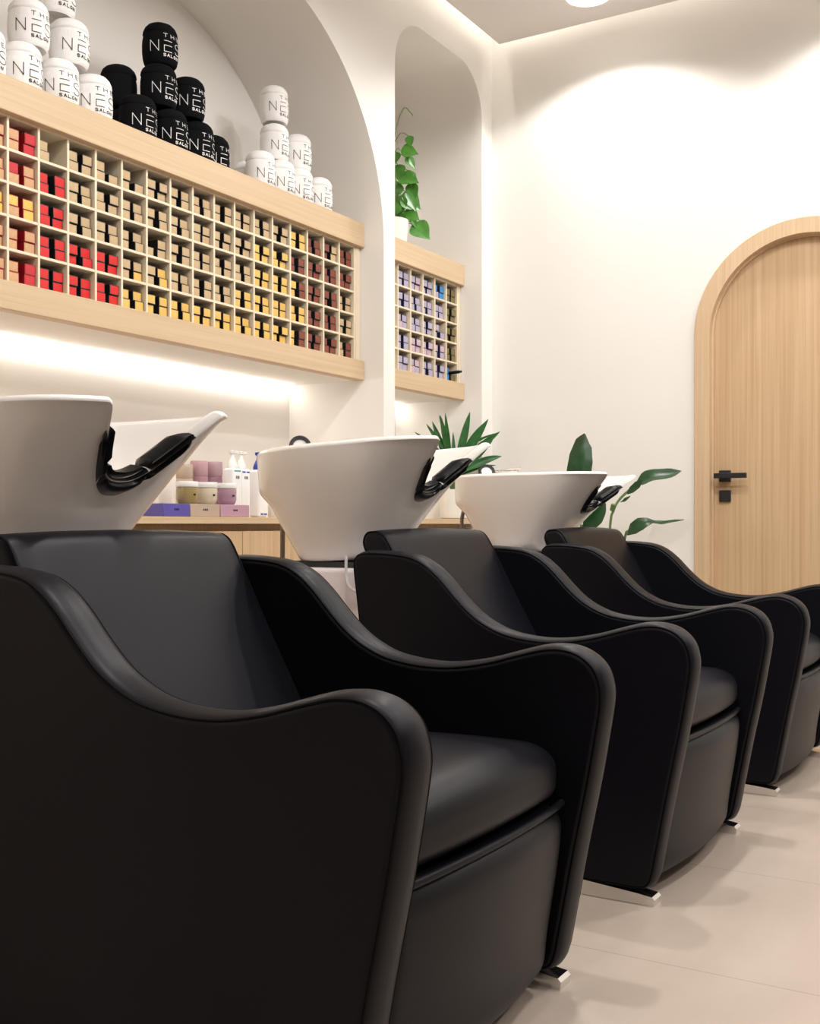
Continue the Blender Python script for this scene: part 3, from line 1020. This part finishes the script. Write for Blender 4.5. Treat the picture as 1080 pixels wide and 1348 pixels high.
def pump(x, y, w, h, pcol, bands, label, mark):
    t = thing('pump_bottle', label, 'bottle', (x, y, ZK + .0005), group='white pump bottles on the counter')
    wm = mat('bottle_white_' + label.split()[3], rgb(240, 240, 240), .3)
    G().rbox(-w / 2, w / 2, -.027, .027, 0, h, .012, 4).make('bottle_body', wm, t)
    pm = mat('pump_' + label.split()[3], pcol, .35)
    g = G().lathe([(0, h), (.021, h), (.021, h + .012), (.012, h + .034), (.008, h + .040), (.008, h + .056), (.013, h + .058), (.014, h + .068), (0, h + .071)], n=24)
    g.rbox(0, .034, -.007, .007, h + .058, h + .068, .003, 2)
    g.make('pump_head', pm, t)
    g = G()
    for z, a, b in bands:
        g.box(-w / 2 + a * w, -w / 2 + b * w, -.0276, -.026, z, z + .006)
    g.make('label_band', mat('band_' + label.split()[3], mark, .4), t, smooth=False)
    g = G()
    g.box(-.010, -.006, -.0275, -.026, h * .78, h * .84)
    g.box(-.003, .001, -.0275, -.026, h * .78, h * .84)
    g.box(.004, .010, -.0275, -.026, h * .78, h * .84)
    g.make('label_print', M['ink_b'], t, smooth=False)
BLUE = rgb(34, 60, 150)
pump(3.446, 2.890, .060, .195, rgb(240, 240, 238), [(.180, .18, .82)], 'white pump bottle teal banded at left, nearest the mauve jar', rgb(96, 172, 160))
pump(3.578, 2.955, .066, .200, rgb(240, 240, 238), [(.182, .15, .45), (.182, .55, .85)], 'white pump bottle middle one, white pump and blue dashes', BLUE)
pump(3.497, 2.800, .058, .188, rgb(26, 52, 156), [(.170, .15, .85), (.010, .18, .46), (.010, .54, .84)], 'white pump bottle with blue pump head beside the middle basin', BLUE)
t = thing('plastic_tub', 'small rounded white tub with grey drawing at right of the pump bottles', 'tub', (3.600, 2.775, ZK + .0005))
G().lathe([(0, 0), (.044, 0), (.047, .004), (.046, .045), (.040, .070), (.028, .085), (.015, .09), (0, .091)], n=32).make('tub_body', M['pot'], t)
g = G()
for zz_, a0, a1 in ((.022, -.35, .15), (.030, -.1, .3), (.038, -.3, .05), (.05, -.2, .22)):
    rows = []
    for k in range(7):
        an = -PI / 2 - .4 + a0 + (a1 - a0) * k / 6
        z = zz_ + .004 * math.sin(k * 1.7)
        rows.append([(.0475 * math.cos(an), .0475 * math.sin(an), z), (.0475 * math.cos(an), .0475 * math.sin(an), z + .0013)])
    g.rings(rows, closed=False)
g.make('tub_drawing', mat('grey_ink', rgb(150, 150, 150), .6), t, smooth=False)

# ------------------------------------------------------------------ plants
def blade(base, direc, length, width, droop, n=9, up=(0, 0, 1), fold=.25, peak=.4, g=None, wave=0):
    """leaf blade starting at base along direc, bending down by droop"""
    d = Vector(direc).normalized()
    sp, ws = [], []
    for i in range(n + 1):
        t = i / n
        sp.append(Vector(base) + d * (length * t) + Vector((0, 0, -droop * t * t)))
        w = width * (math.sin(PI * min(1, (t / peak) * .5 if t < peak else .5 + (t - peak) / (1 - peak) * .5)) ** .75)
        ws.append(max(w, .0008))
    g.leaf(sp, ws, up, fold, wave=wave)

# kentia palm in a white pot on the niche counter
px, py = 5.040, 2.765
t = thing('potted_palm', 'small green palm in a white pot on the niche counter', 'plant', (px, py, ZK + .0005))
G().lathe([(0, 0), (.060, 0), (.068, .006), (.073, .03), (.075, .12), (.074, .150), (.068, .150), (.066, .135)], n=36).make('pot', M['pot'], t)
G().lathe([(.0665, .135), (.03, .139), (0, .14)], n=24).make('soil', M['soil'], t)
g, gs = G(), G()
V = Vector
rt = V((.515, -.857, 0))      # direction that reads as rightwards in the room from the chairs
fw = V((.857, .515, 0))
pl = [(-.050, .33, -.95, .20, .010, .05), (-.045, .31, -.80, .19, .012, .02), (-.05, .35, -.62, .14, .012, .0), (-.02, .30, -.12, .21, .013, 0), (-.01, .31, -.30, .20, .014, 0), (.04, .33, .60, .20, .02, .02), (.05, .36, 1.0, .17, .007, .03),
      (-.050, .30, -1.25, .115, .010, .10), (-.045, .28, -1.0, .12, .009, .05), (-.030, .28, -.35, .21, .018, .01), (-.018, .28, -.22, .22, .018, 0),
      (-.04, .27, -.55, .17, .013, .02), (.000, .25, -.03, .17, .012, 0), (.012, .27, .24, .245, .024, .0), (.020, .27, .55, .25, .025, .01), (.030, .27, .78, .25, .022, .03),
      (.045, .25, .72, .20, .024, .02), (.048, .24, .98, .20, .022, .05), (.03, .22, 1.05, .18, .010, .05), (-.055, .27, -1.15, .15, .007, .12)]
for k, (ox, z, ang, L, w, dr) in enumerate(pl):
    b0 = rt * ox + V((0, 0, z)) - fw * (.02 + .01 * (k % 3))
    L, z, w = L * 1.15, z + .02, w * .85
    d = rt * math.sin(ang) + V((0, 0, math.cos(ang))) - fw * (.10 * ((k % 4) - 1))
    gs.tube([(rt * ox * .25) + V((0, 0, .137)), b0 * .6 + V((0, 0, .06)), b0], .0035, 6)
    blade(b0, d, L, w, dr, g=g, up=-fw + V((0, 0, .2)), fold=.22, peak=.45)
gs.make('stems', M['stem'], t)
g.make('fronds', M['leaf_d'], t, recalc=False)

# climbing pothos on the niche shelf
px, py = 4.600, 2.875
t = thing('climbing_pothos', 'climbing pothos on a moss pole in a white pot atop the niche shelf', 'plant', (px, py, 2.1565))
G().lathe([(0, 0), (.065, 0), (.078, .008), (.088, .09), (.09, .125), (.083, .125), (.081, .112)], n=36).make('pot', M['pot'], t)
G().lathe([(.081, .112), (0, .118)], n=24).make('soil', M['soil'], t)
G().tube([(.008, 0, .116), (.008, 0, .30), (.008, 0, .56)], .011, 10).make('moss_pole', M['moss'], t)
gs, g = G(), G()
gs.tube(catmull([(.012, -.012, .56), (.014, -.012, .62), (.008, -.010, .665), (.010, -.01, .70)], 4), .0035, 6)
gs.tube(catmull([(.02, -.012, .53), (.04, -.02, .62), (.065, -.04, .685), (.09, -.055, .672), (.105, -.065, .655)], 4), .0028, 6)
def heart(c, d, L, w, up, g=g):
    L, w = L * 1.12, w * 1.25
    d = V(d).normalized()
    n = 9
    sp, ws = [], []
    sh = [.25, .74, .97, 1, .93, .80, .62, .40, .18, .01]
    for i in range(n + 1):
        tt = i / n
        sp.append(V(c) + d * (L * tt) + V((0, 0, -.10 * L * tt * tt)))
        ws.append(max(.0008, w * sh[i]))
    g.leaf(sp, ws, up, .18)
hl = [(.075, .545, (.2, -.1, -1), .05, .018), (.038, .47, (.8, -.5, -.1), .075, .036), (.062, .44, (.7, -.4, -.8), .06, .024), (.022, .40, (.1, -.2, -1), .07, .030),
      (.075, .375, (.3, -.3, -1), .07, .022), (.03, .34, (.9, -.4, -.25), .09, .045), (.085, .32, (.2, -.3, -1), .085, .026), (.04, .255, (.8, -.5, -.5), .10, .050),
      (.066, .27, (.5, -.5, -1), .085, .036), (.02, .25, (.1, -.3, -1), .09, .040), (.045, .165, (.9, -.5, -.3), .08, .042), (.08, .17, (.4, -.4, -.9), .06, .022),
      (.02, .17, (.0, -.4, -1), .08, .036), (.095, .118, (.8, -.6, -.65), .095, .046), (.015, .32, (-.3, -.5, -.8), .08, .038), (.01, .46, (-.2, -.5, -.8), .07, .03),
      (.012, .22, (-.4, -.5, -.7), .08, .04)]
for k, (r, z, d, L, w) in enumerate(hl):
    b0 = rt * r * 1.0 + fw * (r * .35) + V((.008, -.012, z))
    gs.tube(catmull([(.008, -.010, max(.13, z - .05)), (rt * r * .5 + V((.008, -.012, z + .006))), b0], 4), .0022, 6)
    dd = rt * V(d).x + fw * (-.25 + .5 * ((k * 7 % 5) / 5)) + V((0, 0, V(d).z))
    heart(b0, dd, L, w, -fw + V((0, 0, .55)) + rt * (.3 * ((k % 3) - 1)))
gs.make('vines', M['stem'], t)
g.make('leaves', M['leaf_p'], t, recalc=False)

# bird of paradise between the last chair and the door wall
bx, by = 4.78, 1.86
t = thing('bird_of_paradise', 'bird of paradise plant with large torn leaves beside the door wall', 'plant', (bx, by, 0))
G().lathe([(0, 0), (.12, 0), (.13, .01), (.155, .28), (.158, .30), (.146, .30), (.142, .27)], n=36).make('pot', M['pot'], t)
G().lathe([(.142, .27), (0, .28)], n=24).make('soil', M['soil'], t)
def P3(qx, qy, depth):
    """room point seen from the aisle, given relative to the plant"""
    u = (qx - 540) / 1480
    return V((depth * (.8572 + u * .515), depth * (.515 - u * .8572), .82 + (690 - qy) / 1480 * depth)) - V((bx, by, 0))
def big_leaf(pts, ws, up, name='leaf', fold=.22, wave=.0):
    sp = catmull(pts, 4)
    n = len(sp) - 1
    W = []
    for i in range(n + 1):
        f_ = i / n * (len(ws) - 1)
        k = min(int(f_), len(ws) - 2)
        W.append(ws[k] + (ws[k + 1] - ws[k]) * (f_ - k))
    G().leaf(sp, W, up, fold, wave=wave).make(name, M['leaf'], t, recalc=False)
toward = -fw
big_leaf([P3(760, 648, 5.12), P3(761, 618, 5.12), P3(766, 590, 5.14), P3(770, 571, 5.18)], [.04, .066, .062, .045, .004], toward + rt * .4, wave=.03)
big_leaf([P3(838, 637, 5.05), P3(856, 628, 5.02), P3(876, 625, 5.0), P3(897, 620, 5.0)], [.008, .044, .040, .036, .030, .002], V((0, 0, 1)) + toward * .9)
big_leaf([P3(826, 650, 5.05), P3(832, 645, 5.04), P3(840, 638, 5.03), P3(846, 632, 5.02)], [.003, .016, .018, .002], V((0, 0, 1)) + toward * 1.4)
big_leaf([P3(817, 661, 5.06), P3(823, 658, 5.04), P3(830, 653, 5.03)], [.002, .010, .002], V((0, 0, 1)) + toward * 1.2)
big_leaf([P3(768, 700, 5.0), P3(778, 688, 4.98), P3(790, 674, 4.97), P3(797, 662, 4.97)], [.006, .030, .036, .022, .004], toward + V((0, 0, .2)))
big_leaf([P3(826, 704, 5.0), P3(838, 694, 4.98), P3(850, 688, 4.97), P3(862, 686, 4.97)], [.003, .030, .034, .022, .004], V((0, 0, 1)) + toward * 1.2)
big_leaf([P3(860, 687, 4.97), P3(872, 688, 4.97), P3(886, 686, 4.97), P3(901, 684, 4.97)], [.010, .013, .009, .007, .001], V((0, 0, 1)) + toward * .8)
gs = G()
root_ = V((0, 0, .28))
for pts in ([P3(803, 700, 5.06), P3(808, 672, 5.06), P3(818, 655, 5.06), P3(840, 636, 5.05)], [P3(758, 700, 5.1), P3(760, 660, 5.13), P3(761, 636, 5.14)],
            [P3(766, 703, 5.02), P3(770, 698, 5.0)], [P3(822, 712, 5.02), P3(828, 702, 5.0)]):
    gs.tube(catmull([root_ + V((pts[0].x * .1, pts[0].y * .1, 0))] + pts, 6), .006, 8)
gs.tube([P3(806, 672, 5.06), P3(808, 664, 5.05)], .011, 10)
gs.make('stalks', M['stem'], t)

# ------------------------------------------------------------------ light, camera, view
w = bpy.data.worlds.new('World')
scene.world = w
w.use_nodes = True
w.node_tree.nodes['Background'].inputs[0].default_value = (1, .95, .9, 1)
w.node_tree.nodes['Background'].inputs[1].default_value = 0.05
cam = bpy.data.cameras.new('Camera')
co = bpy.data.objects.new('Camera', cam)
COL.objects.link(co)
co.location = (0, 0, .82)
co.rotation_euler = (PI / 2, 0, math.radians(-59))
cam.sensor_fit = 'HORIZONTAL'
cam.sensor_width = 36
cam.lens = 36 * 1480 / 1080
cam.shift_y = 16 / 1080
cam.clip_start = .02
scene.camera = co
vs = scene.view_settings
vs.view_transform = 'Standard'
vs.look = 'None'
vs.gamma = 1
vs.use_curve_mapping = False
vs.exposure = -0.2
